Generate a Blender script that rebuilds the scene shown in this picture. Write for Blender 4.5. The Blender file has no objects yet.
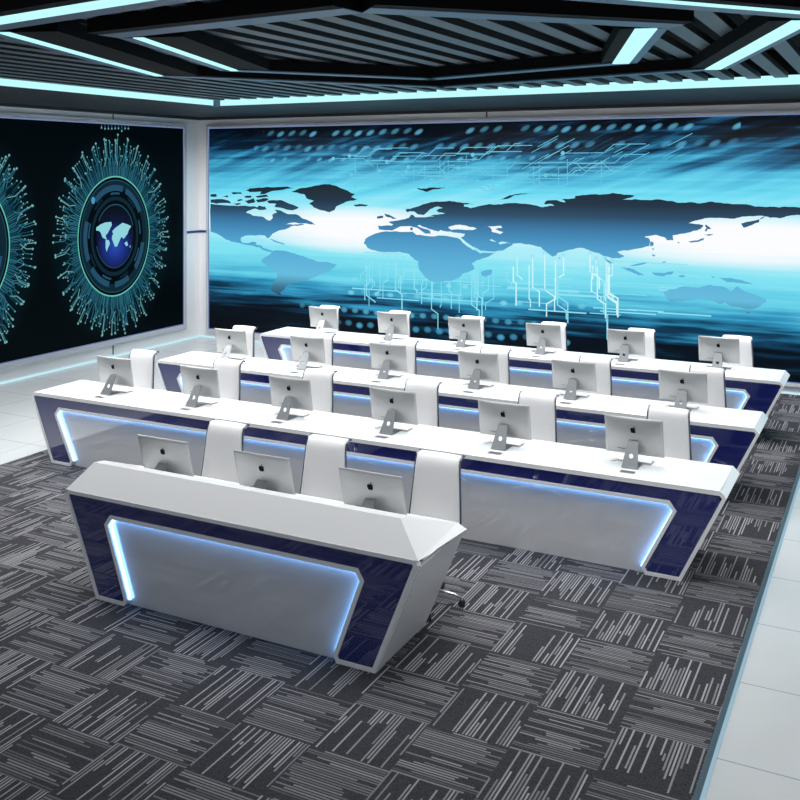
import bpy, bmesh, math, random
from mathutils import Vector, Matrix
random.seed(7)
PI = math.pi
SC = bpy.context.scene
COL = SC.collection

# ------------------------------------------------------------------ camera model (used to lay the camera and read the plan)
FPX, CXP, HYP, CAMH = 970.0, 400.0, 170.0, 3.2
TH = math.atan2(495, 970)
cT, sT = math.cos(TH), math.sin(TH)
def ray(px, py):
    a = px - CXP
    return Vector((a*cT - FPX*sT, a*sT + FPX*cT, HYP - py))
def on_z(px, py, z):
    r = ray(px, py); t = (z - CAMH)/r.z
    return Vector((r.x*t, r.y*t, z))
def on_y(px, py, y):
    r = ray(px, py); t = y/r.y
    return Vector((r.x*t, y, CAMH + r.z*t))
def on_x(px, py, x):
    r = ray(px, py); t = x/r.x
    return Vector((x, r.y*t, CAMH + r.z*t))

# ------------------------------------------------------------------ materials
def srgb(h):
    h = h.lstrip('#')
    v = [int(h[i:i+2], 16)/255 for i in (0, 2, 4)]
    return tuple((c/12.92 if c <= .04045 else ((c+.055)/1.055)**2.4) for c in v)
def new_mat(name):
    m = bpy.data.materials.new(name); m.use_nodes = True
    return m, m.node_tree, m.node_tree.nodes['Principled BSDF']
def pmat(name, col, rough=.4, metal=0, coat=0, spec=.5, bump=0, bscale=60):
    m, nt, b = new_mat(name)
    b.inputs['Base Color'].default_value = (*col, 1)
    b.inputs['Roughness'].default_value = rough
    b.inputs['Metallic'].default_value = metal
    b.inputs['Coat Weight'].default_value = coat
    b.inputs['Coat Roughness'].default_value = .05
    b.inputs['Specular IOR Level'].default_value = spec
    tc = nt.nodes.new('ShaderNodeTexCoord'); nz = nt.nodes.new('ShaderNodeTexNoise')
    nz.inputs['Scale'].default_value = bscale
    nt.links.new(tc.outputs['Object'], nz.inputs['Vector'])
    mr = nt.nodes.new('ShaderNodeMapRange')
    mr.inputs['To Min'].default_value = max(0, rough-.03); mr.inputs['To Max'].default_value = min(1, rough+.03)
    nt.links.new(nz.outputs['Fac'], mr.inputs['Value']); nt.links.new(mr.outputs['Result'], b.inputs['Roughness'])
    if bump:
        bp = nt.nodes.new('ShaderNodeBump'); bp.inputs['Strength'].default_value = bump; bp.inputs['Distance'].default_value = .002
        nt.links.new(nz.outputs['Fac'], bp.inputs['Height']); nt.links.new(bp.outputs['Normal'], b.inputs['Normal'])
    return m
def emat(name, col, strength=1.0):
    m, nt, b = new_mat(name)
    b.inputs['Base Color'].default_value = (0, 0, 0, 1)
    b.inputs['Specular IOR Level'].default_value = .03
    b.inputs['Roughness'].default_value = .4
    b.inputs['Emission Color'].default_value = (*col, 1)
    b.inputs['Emission Strength'].default_value = strength
    return m

class NT:
    """tiny expression builder for shader math"""
    def __init__(s, nt): s.nt = nt
    def m(s, op, *a):
        n = s.nt.nodes.new('ShaderNodeMath'); n.operation = op
        for i, v in enumerate(a):
            if isinstance(v, (int, float)): n.inputs[i].default_value = v
            else: s.nt.links.new(v, n.inputs[i])
        return n.outputs[0]
    def xyz(s):
        t = s.nt.nodes.new('ShaderNodeTexCoord'); x = s.nt.nodes.new('ShaderNodeSeparateXYZ')
        s.nt.links.new(t.outputs['Object'], x.inputs[0]); return x.outputs
    def comb(s, *a):
        n = s.nt.nodes.new('ShaderNodeCombineXYZ')
        for i, v in enumerate(a):
            if isinstance(v, (int, float)): n.inputs[i].default_value = v
            else: s.nt.links.new(v, n.inputs[i])
        return n.outputs[0]
    def white(s, vec):
        n = s.nt.nodes.new('ShaderNodeTexWhiteNoise'); n.noise_dimensions = '3D'
        s.nt.links.new(vec, n.inputs['Vector']); return n.outputs['Value']
    def noise(s, vec, scale, detail=2):
        n = s.nt.nodes.new('ShaderNodeTexNoise'); n.inputs['Scale'].default_value = scale; n.inputs['Detail'].default_value = detail
        s.nt.links.new(vec, n.inputs['Vector']); return n.outputs['Fac']
    def ramp(s, fac, stops):
        n = s.nt.nodes.new('ShaderNodeValToRGB'); r = n.color_ramp
        while len(r.elements) < len(stops): r.elements.new(.5)
        for e, (p, c) in zip(r.elements, stops): e.position = p; e.color = (*c, 1)
        s.nt.links.new(fac, n.inputs[0]); return n.outputs[0]
    def mix(s, f, a, b):
        n = s.nt.nodes.new('ShaderNodeMix'); n.data_type = 'RGBA'
        for i, v in ((0, f), (6, a), (7, b)):
            if isinstance(v, (int, float)): n.inputs[i].default_value = v
            elif isinstance(v, tuple): n.inputs[i].default_value = (*v, 1)
            else: s.nt.links.new(v, n.inputs[i])
        return n.outputs[2]

# carpet: checkerboard of turned tiles with streaks
def carpet_mat():
    m, nt, b = new_mat('streaked_carpet'); N = NT(nt); x, y, z = N.xyz()
    u = N.m('DIVIDE', N.m('ADD', x, 20*.49+.92), .49); v = N.m('DIVIDE', N.m('ADD', y, 20*.48-6.01), .48)
    i = N.m('FLOOR', u); j = N.m('FLOOR', v)
    par = N.m('MODULO', N.m('ADD', i, j), 2)
    fu = N.m('SUBTRACT', u, i); fv = N.m('SUBTRACT', v, j)
    def lerp(f, a, b): return N.m('ADD', N.m('MULTIPLY', a, N.m('SUBTRACT', 1, f)), N.m('MULTIPLY', b, f))
    across = lerp(par, fv, fu); along = lerp(par, fu, fv)
    CNT = 24
    k = N.m('FLOOR', N.m('MULTIPLY', across, CNT)); fk = N.m('FRACT', N.m('MULTIPLY', across, CNT))
    cell = N.m('ADD', N.m('MULTIPLY', i, 7.31), N.m('MULTIPLY', j, 3.17))
    r1 = N.white(N.comb(cell, k, 1.5)); r2 = N.white(N.comb(cell, k, 2.5)); r3 = N.white(N.comb(cell, k, 3.5)); rc = N.white(N.comb(i, j, 9.5))
    side = N.m('GREATER_THAN', rc, .5)
    al = lerp(side, along, N.m('SUBTRACT', 1, along))
    # tile turned along the aisle carries long fringes, the other dense lines
    ln = lerp(par, N.m('ADD', .62, N.m('MULTIPLY', r2, .9)), N.m('ADD', .22, N.m('MULTIPLY', r2, 1.1)))
    on1 = N.m('LESS_THAN', al, ln)
    st = lerp(par, N.m('MULTIPLY', N.m('MAXIMUM', N.m('SUBTRACT', r3, .6), 0), .9), N.m('MULTIPLY', N.m('GREATER_THAN', r3, .86), .3))
    on2 = N.m('GREATER_THAN', al, st)
    pres = N.m('LESS_THAN', r1, lerp(par, .86, .70))
    wid = N.m('LESS_THAN', fk, lerp(par, .56, .52))
    line = N.m('MULTIPLY', N.m('MULTIPLY', on1, on2), N.m('MULTIPLY', pres, wid))
    amp = lerp(par, N.m('ADD', .15, N.m('MULTIPLY', r3, .50)), N.m('ADD', .40, N.m('MULTIPLY', r1, .75)))
    fac = N.m('MULTIPLY', line, amp)
    fib = N.white(N.comb(N.m('FLOOR', N.m('MULTIPLY', x, 170)), N.m('FLOOR', N.m('MULTIPLY', y, 170)), .5))
    base = N.mix(fib, srgb('#2b2b2f'), srgb('#404045'))
    col = N.mix(fac, base, srgb('#9c9ca0'))
    nt.links.new(col, b.inputs['Base Color']); b.inputs['Roughness'].default_value = .95; b.inputs['Specular IOR Level'].default_value = .1
    bp = nt.nodes.new('ShaderNodeBump'); bp.inputs['Strength'].default_value = .25; bp.inputs['Distance'].default_value = .004
    nt.links.new(fib, bp.inputs['Height']); nt.links.new(bp.outputs[0], b.inputs['Normal'])
    return m
def tile_mat():
    m, nt, b = new_mat('pale_floor_tile'); N = NT(nt); x, y, z = N.xyz()
    fu = N.m('FRACT', N.m('DIVIDE', N.m('ADD', x, 100*.9), .9)); fv = N.m('FRACT', N.m('DIVIDE', N.m('ADD', y, 100*.88-.2), .88))
    g = N.m('MAXIMUM', N.m('LESS_THAN', fu, .008), N.m('LESS_THAN', fv, .010))
    nz = N.noise(N.comb(x, y, z), 1.3, 4)
    base = N.mix(nz, srgb('#b6babc'), srgb('#c6cacc'))
    nt.links.new(N.mix(g, base, srgb('#8a9296')), b.inputs['Base Color'])
    b.inputs['Roughness'].default_value = .22
    return m

M = {}
M['white'] = pmat('white_lacquer', (.82, .82, .83), .22, coat=.25)
M['trim'] = pmat('pale_grey_trim', (.88, .885, .89), .3)
M['navy'] = pmat('navy_glass', (.014, .021, .15), .04, coat=1.0, spec=1.0)
M['recess'] = pmat('grey_gloss_panel', (.68, .68, .70), .05, spec=1.0, coat=.5)
for k_, ior in (('navy', 1.65), ('recess', 1.9)): M[k_].node_tree.nodes['Principled BSDF'].inputs['IOR'].default_value = ior
M['alu'] = pmat('brushed_aluminium', (.46, .475, .48), .42, metal=.5)
M['alud'] = pmat('stand_aluminium', (.20, .215, .23), .35, metal=.6)
M['black'] = pmat('black_logo', (.004, .004, .005), .6, spec=.1)
M['glass'] = pmat('black_screen_glass', (.01, .01, .012), .05, coat=1)
M['key'] = pmat('white_keys', (.85, .85, .86), .4)
M['chrome'] = pmat('chrome', (.58, .61, .66), .12, metal=1)
M['rail'] = pmat('dark_chrome_rail', (.20, .22, .27), .22, metal=1)
M['leather'] = pmat('white_leather', (.83, .83, .84), .42, bump=.15, bscale=140)
M['rubber'] = pmat('black_caster', (.02, .02, .022), .5)
M['wall'] = pmat('white_wall_panel', (.86, .86, .87), .4)
M['frame'] = pmat('screen_frame', (.55, .57, .62), .35)
M['joint'] = pmat('dark_joint', (.06, .07, .09), .6)
M['bluestrip'] = pmat('dark_blue_strip', (.03, .05, .22), .35)
M['soffit'] = pmat('charcoal_soffit', (.022, .028, .034), .6)
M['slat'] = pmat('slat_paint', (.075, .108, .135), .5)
M['slatshade'] = pmat('slat_side_shaded', (.012, .014, .017), .6)  # same slats, sides coloured near black for the shade in the gaps
M['beam'] = pmat('beam_black', (.006, .006, .007), .7, spec=.08)
M['beamb'] = pmat('beam_underside', (.08, .15, .25), .4)  # bluish lighter tone: light on the beam undersides put into the colour
M['void'] = pmat('ceiling_void', (.003, .003, .0035), .9)
M['teal'] = pmat('steel_blue_edging', (.045, .085, .11), .4, metal=.2)
M['led'] = emat('cyan_led', srgb('#bdfcff'), 1.05)
M['deskled'] = emat('blue_white_led', (.17, .45, 1.0), 8)
M['baseled'] = emat('base_led', (.60, .90, 1.0), .95)
M['edgeled'] = emat('screen_edge_glow', (.38, .52, .95), .45)
M['carpet'] = carpet_mat()
M['tile'] = tile_mat()

# ------------------------------------------------------------------ mesh helpers
class MB:
    def __init__(s): s.bm = bmesh.new(); s.mats = []
    def mi(s, mat):
        if mat not in s.mats: s.mats.append(mat)
        return s.mats.index(mat)
    def face(s, pts, mat):
        try:
            f = s.bm.faces.new([s.bm.verts.new(p) for p in pts]); f.material_index = s.mi(mat); return f
        except ValueError: return None
    def hexa(s, p, mat, bottom=None):
        """p: 8 points, bottom ring 0-3, top ring 4-7"""
        v = [s.bm.verts.new(q) for q in p]
        for n, idx in enumerate(((3, 2, 1, 0), (4, 5, 6, 7), (0, 1, 5, 4), (1, 2, 6, 5), (2, 3, 7, 6), (3, 0, 4, 7))):
            f = s.bm.faces.new([v[i] for i in idx]); f.material_index = s.mi(bottom if (bottom and n == 0) else mat)
    def box(s, x0, x1, y0, y1, z0, z1, mat, bottom=None):
        s.hexa([(x0, y0, z0), (x1, y0, z0), (x1, y1, z0), (x0, y1, z0), (x0, y0, z1), (x1, y0, z1), (x1, y1, z1), (x0, y1, z1)], mat, bottom)
    def prism_xz(s, poly, y0, y1, mat):
        a = [s.bm.verts.new((x, y0, z)) for x, z in poly]; b = [s.bm.verts.new((x, y1, z)) for x, z in poly]
        k = s.mi(mat); n = len(poly)
        for f in (s.bm.faces.new(a), s.bm.faces.new(b[::-1])): f.material_index = k
        for i in range(n):
            f = s.bm.faces.new((a[i], b[i], b[(i+1) % n], a[(i+1) % n])); f.material_index = k
    def strip_xz(s, pa, pb, y0, y1, mat, closed=True):
        """solid band between two matching outlines"""
        k = s.mi(mat); n = len(pa)
        V = [[s.bm.verts.new((x, y, z)) for x, z in p] for p in (pa, pb) for y in (y0, y1)]
        A0, A1, B0, B1 = V
        def q(*v):
            f = s.bm.faces.new(v); f.material_index = k
        for i in range(n if closed else n-1):
            j = (i+1) % n
            q(A0[i], A0[j], B0[j], B0[i]); q(A1[i], B1[i], B1[j], A1[j]); q(A0[i], A1[i], A1[j], A0[j]); q(B0[i], B0[j], B1[j], B1[i])
        if not closed:
            for i in (0, n-1): q(A0[i], A1[i], B1[i], B0[i])
    def tube(s, pts, r, mat, seg=8, r2=None):
        pts = [Vector(p) for p in pts]; k = s.mi(mat); rings = []
        for i, p in enumerate(pts):
            t = (pts[min(i+1, len(pts)-1)] - pts[max(i-1, 0)]).normalized()
            up = Vector((0, 0, 1)) if abs(t.z) < .9 else Vector((1, 0, 0))
            a = t.cross(up).normalized(); b = t.cross(a)
            rr = r if r2 is None else r + (r2-r)*i/(len(pts)-1)
            rings.append([s.bm.verts.new(p + a*rr*math.cos(2*PI*q/seg) + b*rr*math.sin(2*PI*q/seg)) for q in range(seg)])
        for A, B in zip(rings, rings[1:]):
            for q in range(seg):
                f = s.bm.faces.new((A[q], A[(q+1) % seg], B[(q+1) % seg], B[q])); f.material_index = k; f.smooth = True
        for R, fl in ((rings[0], 1), (rings[-1], 0)):
            f = s.bm.faces.new(R[::-1] if fl else R); f.material_index = k
    def build(s, name, parent=None, bevel=0, seg=2, loc=(0, 0, 0), smooth=False):
        bmesh.ops.recalc_face_normals(s.bm, faces=s.bm.faces)
        me = bpy.data.meshes.new(name); s.bm.to_mesh(me); s.bm.free()
        for m in s.mats: me.materials.append(m)
        if smooth:
            for p in me.polygons: p.use_smooth = True
        o = bpy.data.objects.new(name, me); COL.objects.link(o); o.location = loc
        if parent: o.parent = parent
        if bevel:
            b = o.modifiers.new('bevel', 'BEVEL'); b.width = bevel; b.segments = seg; b.limit_method = 'ANGLE'; b.angle_limit = .6
        return o
def tag(o, label=None, cat=None, group=None, kind=None):
    for k, v in (('label', label), ('category', cat), ('group', group), ('kind', kind)):
        if v: o[k] = v
    return o
def empty(name, loc=(0, 0, 0), rz=0):
    o = bpy.data.objects.new(name, None); COL.objects.link(o); o.location = loc; o.rotation_euler = (0, 0, rz)
    o.empty_display_size = .1
    return o
def copy_tree(o, parent=None):
    c = o.copy(); COL.objects.link(c)
    if parent: c.parent = parent
    for ch in list(o.children): copy_tree(ch, c)
    return c
def inset(poly, d):
    n = len(poly); area = sum(poly[i][0]*poly[(i+1) % n][1] - poly[(i+1) % n][0]*poly[i][1] for i in range(n))
    sg = 1 if area > 0 else -1; out = []
    for i in range(n):
        p0, p1, p2 = (Vector(poly[(i+q) % n]) for q in (-1, 0, 1))
        e1, e2 = (p1-p0).normalized(), (p2-p1).normalized()
        n1, n2 = Vector((-e1.y, e1.x))*sg, Vector((-e2.y, e2.x))*sg
        b = (n1+n2); k = d/max(.35, (1 + n1.dot(n2)))
        out.append(tuple(p1 + b*k))
    return out

# ------------------------------------------------------------------ room shell
XL, YB, ZW = -11.9, 14.85, 4.2
CX0, CX1 = -8.63, -0.915          # carpet edges
XR = 2.6
def struct(mb, name, **k): return tag(mb.build(name, **k), kind='structure')
mb = MB(); mb.box(XL-.1, XR+.1, -1.0, YB+.1, -.1, 0, M['tile']); floor = struct(mb, 'floor')
mb = MB(); mb.box(XL-.15, XL, -1.0, YB+.15, 0, ZW+.4, M['wall']); wl = struct(mb, 'wall_left')
mb = MB(); mb.box(XL, XR, YB, YB+.15, 0, ZW+.4, M['wall']); wb = struct(mb, 'wall_back')
mb = MB(); mb.box(XR, XR+.15, -1.0, YB+.15, 0, ZW+.4, M['wall']); wr = struct(mb, 'wall_right')
# joints between wall panels
jl = on_x(113, 118, XL).y
mb = MB(); mb.box(XL, XL+.006, jl-.012, jl+.012, 4.06, 4.2, M['joint']); mb.box(XL, XL+.006, jl-.012, jl+.012, .05, .20, M['joint']); mb.build('panel_joint', wl)
mb = MB(); mb.box(-5.99, -5.965, YB-.006, YB, 4.06, 4.2, M['joint']); mb.build('panel_joint', wb)
zs = on_x(190, 232, XL).z
mb = MB(); mb.box(XL, XL+.012, 14.46, YB, zs-.02, zs+.02, M['bluestrip']); mb.build('accent_strip', wl)
mb = MB(); mb.box(XL, -11.72, YB-.012, YB, zs-.02, zs+.02, M['bluestrip']); mb.build('accent_strip', wb)

# carpet and its edging
mb = MB(); mb.box(CX0, CX1, .5, YB-.02, 0, .008, M['carpet']); cp = mb.build('carpet')
tag(cp, 'dark grey tile carpet with pale streaks woven in turned squares, under all desks', 'carpet', kind='structure')
mb = MB(); mb.box(CX1, CX1+.034, .5, YB-.02, 0, .014, M['teal']); tag(mb.build('trim_1'), kind='structure')
mb = MB(); mb.box(CX1+.034, CX1+.05, .5, YB-.02, 0, .016, emat('edging_glow', (.40, .62, .76), .75)); mb.build('glow_line', bpy.data.objects['trim_1'])

# LED lines at the wall bases
mb = MB(); mb.box(XL+.013, XL+.03, -1, YB-.035, .004, .03, M['baseled']); tag(mb.build('led_strip'), 'pale cyan light line along the floor under the dark circuit screens', 'light strip', 'wall base light lines')
mb = MB(); mb.box(XL+.03, XR, YB-.03, YB-.013, .004, .03, M['baseled']); tag(mb.build('led_strip'), 'pale cyan light line along the floor under the world map screen', 'light strip', 'wall base light lines')

# ------------------------------------------------------------------ ceiling
SL_X, SL_Y = -9.45, 12.22         # inner edges of the soffit
mb = MB()
mb.box(XL, SL_X, -1, YB, ZW, ZW+.12, M['soffit']); mb.box(SL_X, XR, SL_Y, YB, ZW, ZW+.12, M['soffit'])
mb.box(XL, XR, 1.8, YB, ZW+.42, ZW+.5, M['void'])
mb.box(SL_X-.1, SL_X-.02, 1.8, SL_Y, ZW+.12, ZW+.42, M['void']); mb.box(SL_X, XR, SL_Y+.02, SL_Y+.1, ZW+.12, ZW+.42, M['void'])
ceil = struct(mb, 'ceiling')
# thin shadow moulding where wall meets soffit
mb = MB(); mb.box(XL, XL+.10, -1, YB, 4.155, 4.2, M['soffit']); mb.box(XL+.1, XR, YB-.10, YB, 4.155, 4.2, M['soffit']); mb.build('moulding', ceil)
mb = MB(); mb.box(SL_X-.06, SL_X+.06, SL_Y-.10, SL_Y+.0, ZW-.01, ZW+.12, M['beamb']); mb.build('corner_block', ceil)
Z0 = ZW+.075
x = SL_X + .10; first = True
while x < 1.6:
    w = .145
    mb = MB(); mb.box(x, x+w, 2.2, SL_Y-.13, Z0, Z0+.06, M['slatshade'], M['slat']); mb.build('slat', ceil)
    x += .30
mb = MB(); mb.box(SL_X, SL_X+.012, 1.8, SL_Y-.11, ZW+.002, ZW+.105, M['led'])
tag(mb.build('cove_light'), 'long cyan cove light in the ceiling above the circuit screen wall', 'cove light', 'ceiling cove lights')
mb = MB(); mb.box(SL_X+.07, XR, SL_Y-.012, SL_Y, ZW+.002, ZW+.115, M['led'])
tag(mb.build('cove_light'), 'long cyan cove light in the ceiling above the world map wall', 'cove light', 'ceiling cove lights')

# angular hanging light frames.  each edge: photo line of the beam's far lower edge; width towards the viewer
ZB = 4.165
def beam_edges(chain, widths, name, label):
    root = empty(name, (0, 0, ZB))
    tag(root, label, 'ceiling light', 'angular ceiling light frames')
    n = len(chain); P = [on_z(*p, ZB) for p in chain]
    cam = Vector((0, 0, ZB))
    for i in range(n):
        a, b = P[i], P[(i+1) % n]
        u = (b-a).normalized(); nn = Vector((-u.y, u.x, 0))
        if nn.dot(cam-(a+b)/2) < 0: nn = -nn
        blue, led, dark = widths[i]; lit = led > 0; tot = blue + led + dark
        def q(o0, o1, z0, z1, mat, part, bottom=None, e=0):
            m = MB(); off = Vector((0, 0, -ZB))
            pts = [a+nn*o0-u*e, b+nn*o0+u*e, b+nn*o1+u*e, a+nn*o1-u*e]
            m.hexa([tuple(p+off+Vector((0, 0, z0-ZB+ZB))) for p in pts] + [tuple(p+off+Vector((0, 0, z1))) for p in pts], mat, bottom)
            return m.build(part, root)
        q(0, tot, 0, .10, M['beam'], 'beam', e=.0)
        q(0.0, blue, -.004, .002, M['beamb'], 'bright_underside')  # thin lighter sheet standing in for light on the beam's underside
        if lit: q(blue, blue+led, -.006, .002, M['led'], 'light_strip')
    return root
beam_edges([(221, 70.7), (432, 80), (637, 63), (668, 28), (362, 12.5), (120, 37.8)], [(.15, 0, .08), (.15, 0, .08), (.07, .15, .10), (.20, 0, .10), (.20, 0, .10), (.10, .08, .30)], 'ceiling_light_frame',
           'inner dark angular frame hanging below the ceiling slats with two lit cyan sides')
beam_edges([(146, 76), (442, 88), (727, 69), (825, 20), (327, -19.5), (-16, 32.5)], [(.14, 0, .10), (.14, 0, .10), (.06, .15, .14), (.14, .07, .10), (.16, .17, .10), (.10, .09, .35)], 'ceiling_light_frame',
           'outer larger angular frame around the inner one, with long lit cyan sides')

# ------------------------------------------------------------------ the world map screen
def W(zoom, pts):
    ox, oy, s = {1: (205, 170, 5.3333), 2: (345, 170, 4.7059), 3: (500, 170, 5.3333), 4: (650, 170, 5.3333)}[zoom]
    return [(ox+a/s, oy+b/s) for a, b in pts]
LAND = []
LAND.append(W(1, [(30,180),(130,190),(215,190),(270,195),(295,205),(250,210),(218,228),(260,245),(310,250),(345,270),(360,258),(358,240),(385,225),(370,212),(400,215),(440,235),(480,235),(520,258),(558,272),(590,293),(560,290),(530,285),(470,280),(430,290),(470,292),(520,287),(530,292),(460,300),(410,320),(360,340),(335,365),(320,350),(270,350),(215,350),(195,358),(190,375),(200,390),(240,388),(255,382),(275,385),(270,397),(300,402),(310,415),(340,425),(365,432),(355,438),(320,430),(290,412),(250,402),(200,395),(140,382),(90,355),(50,335),(30,328)]))
for p in ([(30,158),(80,155),(130,165),(140,178),(60,180),(30,175)], [(150,180),(180,175),(195,182),(170,188)], [(210,165),(260,150),(270,170),(230,180)],
          [(240,98),(330,90),(440,88),(470,98),(420,105),(360,112),(320,128),(290,132),(300,115),(240,118),(215,108)],
          [(270,160),(310,150),(340,155),(320,168),(280,172)],
          [(330,165),(400,160),(450,180),(500,200),(470,215),(420,205),(370,195),(380,180),(340,178)], [(265,205),(290,190),(320,195),(330,210),(290,215)],
          [(30,130),(60,128),(65,140),(30,142)], [(90,140),(120,135),(125,145)], [(140,120),(190,118),(200,128),(150,130)], [(270,140),(330,132),(340,142),(280,148)],
          [(170,160),(195,155),(205,162),(180,167)], [(210,140),(245,136),(250,146),(215,148)], [(340,365),(400,385),(430,395),(420,398),(370,383)],
          [(460,115),(520,95),(580,85),(640,75),(690,82),(720,95),(760,110),(800,130),(780,145),(812,157),(770,165),(730,180),(700,195),(690,215),(665,225),(620,215),(580,200),(555,180),(580,165),(540,150),(530,130),(490,120)],
          [(360,432),(400,430),(450,438),(490,450),(560,475),(600,490),(660,492),(705,505),(690,520),(650,545),(600,565),(560,580),(520,595),(470,605),(430,620),(420,640),(400,650),(410,670),(370,655),(350,640),(365,600),(385,560),(380,540),(340,515),(300,490),(305,475),(340,455)]):
    LAND.append(W(1, p))
for p in ([(40,165),(75,160),(110,165),(95,172),(50,172)], [(335,85),(380,88),(420,82),(475,85),(440,90),(410,92),(385,103),(360,95)],
          [(185,205),(205,210),(245,228),(225,230),(195,220)], [(150,220),(180,215),(178,226),(150,228)], [(305,272),(318,270),(320,282),(308,284)],
          [(88,345),(95,325),(130,305),(180,290),(240,288),(320,290),(335,305),(400,312),(440,308),(520,318),(540,325),(570,355),(600,375),(635,392),(715,388),(680,405),(620,425),(595,440),(610,465),(560,485),(540,505),(500,522),(440,527),(395,520),(365,490),(345,455),(345,430),(315,410),(300,395),(250,385),(190,387),(140,378),(105,365)],
          [(640,480),(670,470),(695,470),(690,490),(660,502),(645,497)]):
    LAND.append(W(2, p))
LAND.append(W(2, [(155,262),(220,262),(228,255),(205,243),(260,235),(300,225),(310,210),(325,215),(330,222),(380,222),(420,218),(400,215),(470,205),(440,200),(430,190),(460,178),(440,172),(400,185),(385,200),(370,212),(340,207),(325,195),(290,198),(285,185),(330,175),(380,158),(430,148),(490,145),(540,152),(610,163),(560,162),(560,172),(590,180),(630,170),(680,160),(735,162)])
  + W(3, [(30,178),(100,178),(170,185),(220,198),(260,192),(290,190),(270,180),(235,182),(245,165),(300,160),(350,172),(330,155),(400,150),(400,138),(480,130),(530,132),(600,122),(660,132),(720,138),(680,150),(640,158),(720,155),(790,160)])
  + W(4, [(60,158),(110,165),(150,175),(230,172),(270,178),(320,168),(380,175),(440,182),(540,188),(560,195),(640,195),(690,200),(720,195),(800,200),(860,206),(980,215),(900,232),(800,240),(740,245),(690,258),(640,255),(610,246),(545,247),(480,252),(450,260),(370,255),(290,258),(240,270),(205,283),(260,288),(285,295),(270,315),(230,325),(170,340),(120,350),(125,375),(90,375),(80,360),(40,348),(5,350)])
  + W(3, [(770,355),(795,365),(797,405),(760,415),(680,430),(625,435),(665,460),(640,470),(600,472),(545,455),(530,445),(480,430),(440,415),(370,425),(310,440),(300,455),(280,462),(240,430),(220,412),(170,400),(110,390),(60,395),(10,382)])
  + W(2, [(720,345),(690,325),(680,330),(730,350),(780,357),(740,380),(700,384),(640,380),(600,360),(545,318),(560,312),(565,300),(520,295),(470,288),(450,282),(440,290),(420,285),(380,270),(350,258),(340,262),(400,285),(405,300),(380,300),(340,272),(310,265),(270,265),(240,275),(220,285),(160,280)]))
for p in ([(70,650),(130,635),(190,620),(250,628),(320,612),(380,620),(430,645),(445,640),(465,620),(500,645),(560,665),(620,690),(620,705),(580,730),(540,742),(500,738),(440,728),(400,705),(370,715),(340,700),(270,690),(180,700),(110,702),(80,670)],
          [(500,755),(540,755),(525,768)], [(205,380),(255,375),(290,362),(285,374),(260,383),(215,387)], [(285,345),(340,345),(315,351)], [(298,290),(312,300),(327,313),(308,315),(300,328),(292,326),(302,308),(293,297)],
          [(360,575),(440,578),(500,592),(550,612),(480,603),(410,598)], [(10,545),(70,550),(125,540),(120,555),(60,568),(20,558)], [(320,568),(345,568),(342,578)], [(150,565),(180,560),(188,573),(160,572)],
          [(3,380),(20,388),(20,400),(3,408)], [(8,450),(30,452),(22,463)], [(58,490),(85,487),(76,496)], [(8,420),(22,418),(18,428)], [(145,385),(158,384),(154,393)], [(485,285),(530,275),(590,262),(625,241),(590,257),(580,280),(540,295),(500,308)]):
    LAND.append(W(4, p))
for p in ([(640,518),(690,522),(770,560),(740,562),(690,540)], [(540,460),(560,470),(600,500),(575,492)], [(690,510),(780,492),(785,496),(740,508)], [(310,465),(325,468),(318,474)], [(0,398),(20,392),(40,388),(70,398),(30,418),(0,416)], [(0,160),(50,135),(110,125),(175,122),(120,130),(70,138),(30,155)]):
    LAND.append(W(3, p))
WATER = [W(2, [(485,270),(520,258),(560,260),(585,268),(620,275),(600,283),(540,280),(500,282)]), W(2, [(670,265),(735,262),(740,272),(705,278),(745,292),(730,302),(690,290),(690,278)])]

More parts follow.
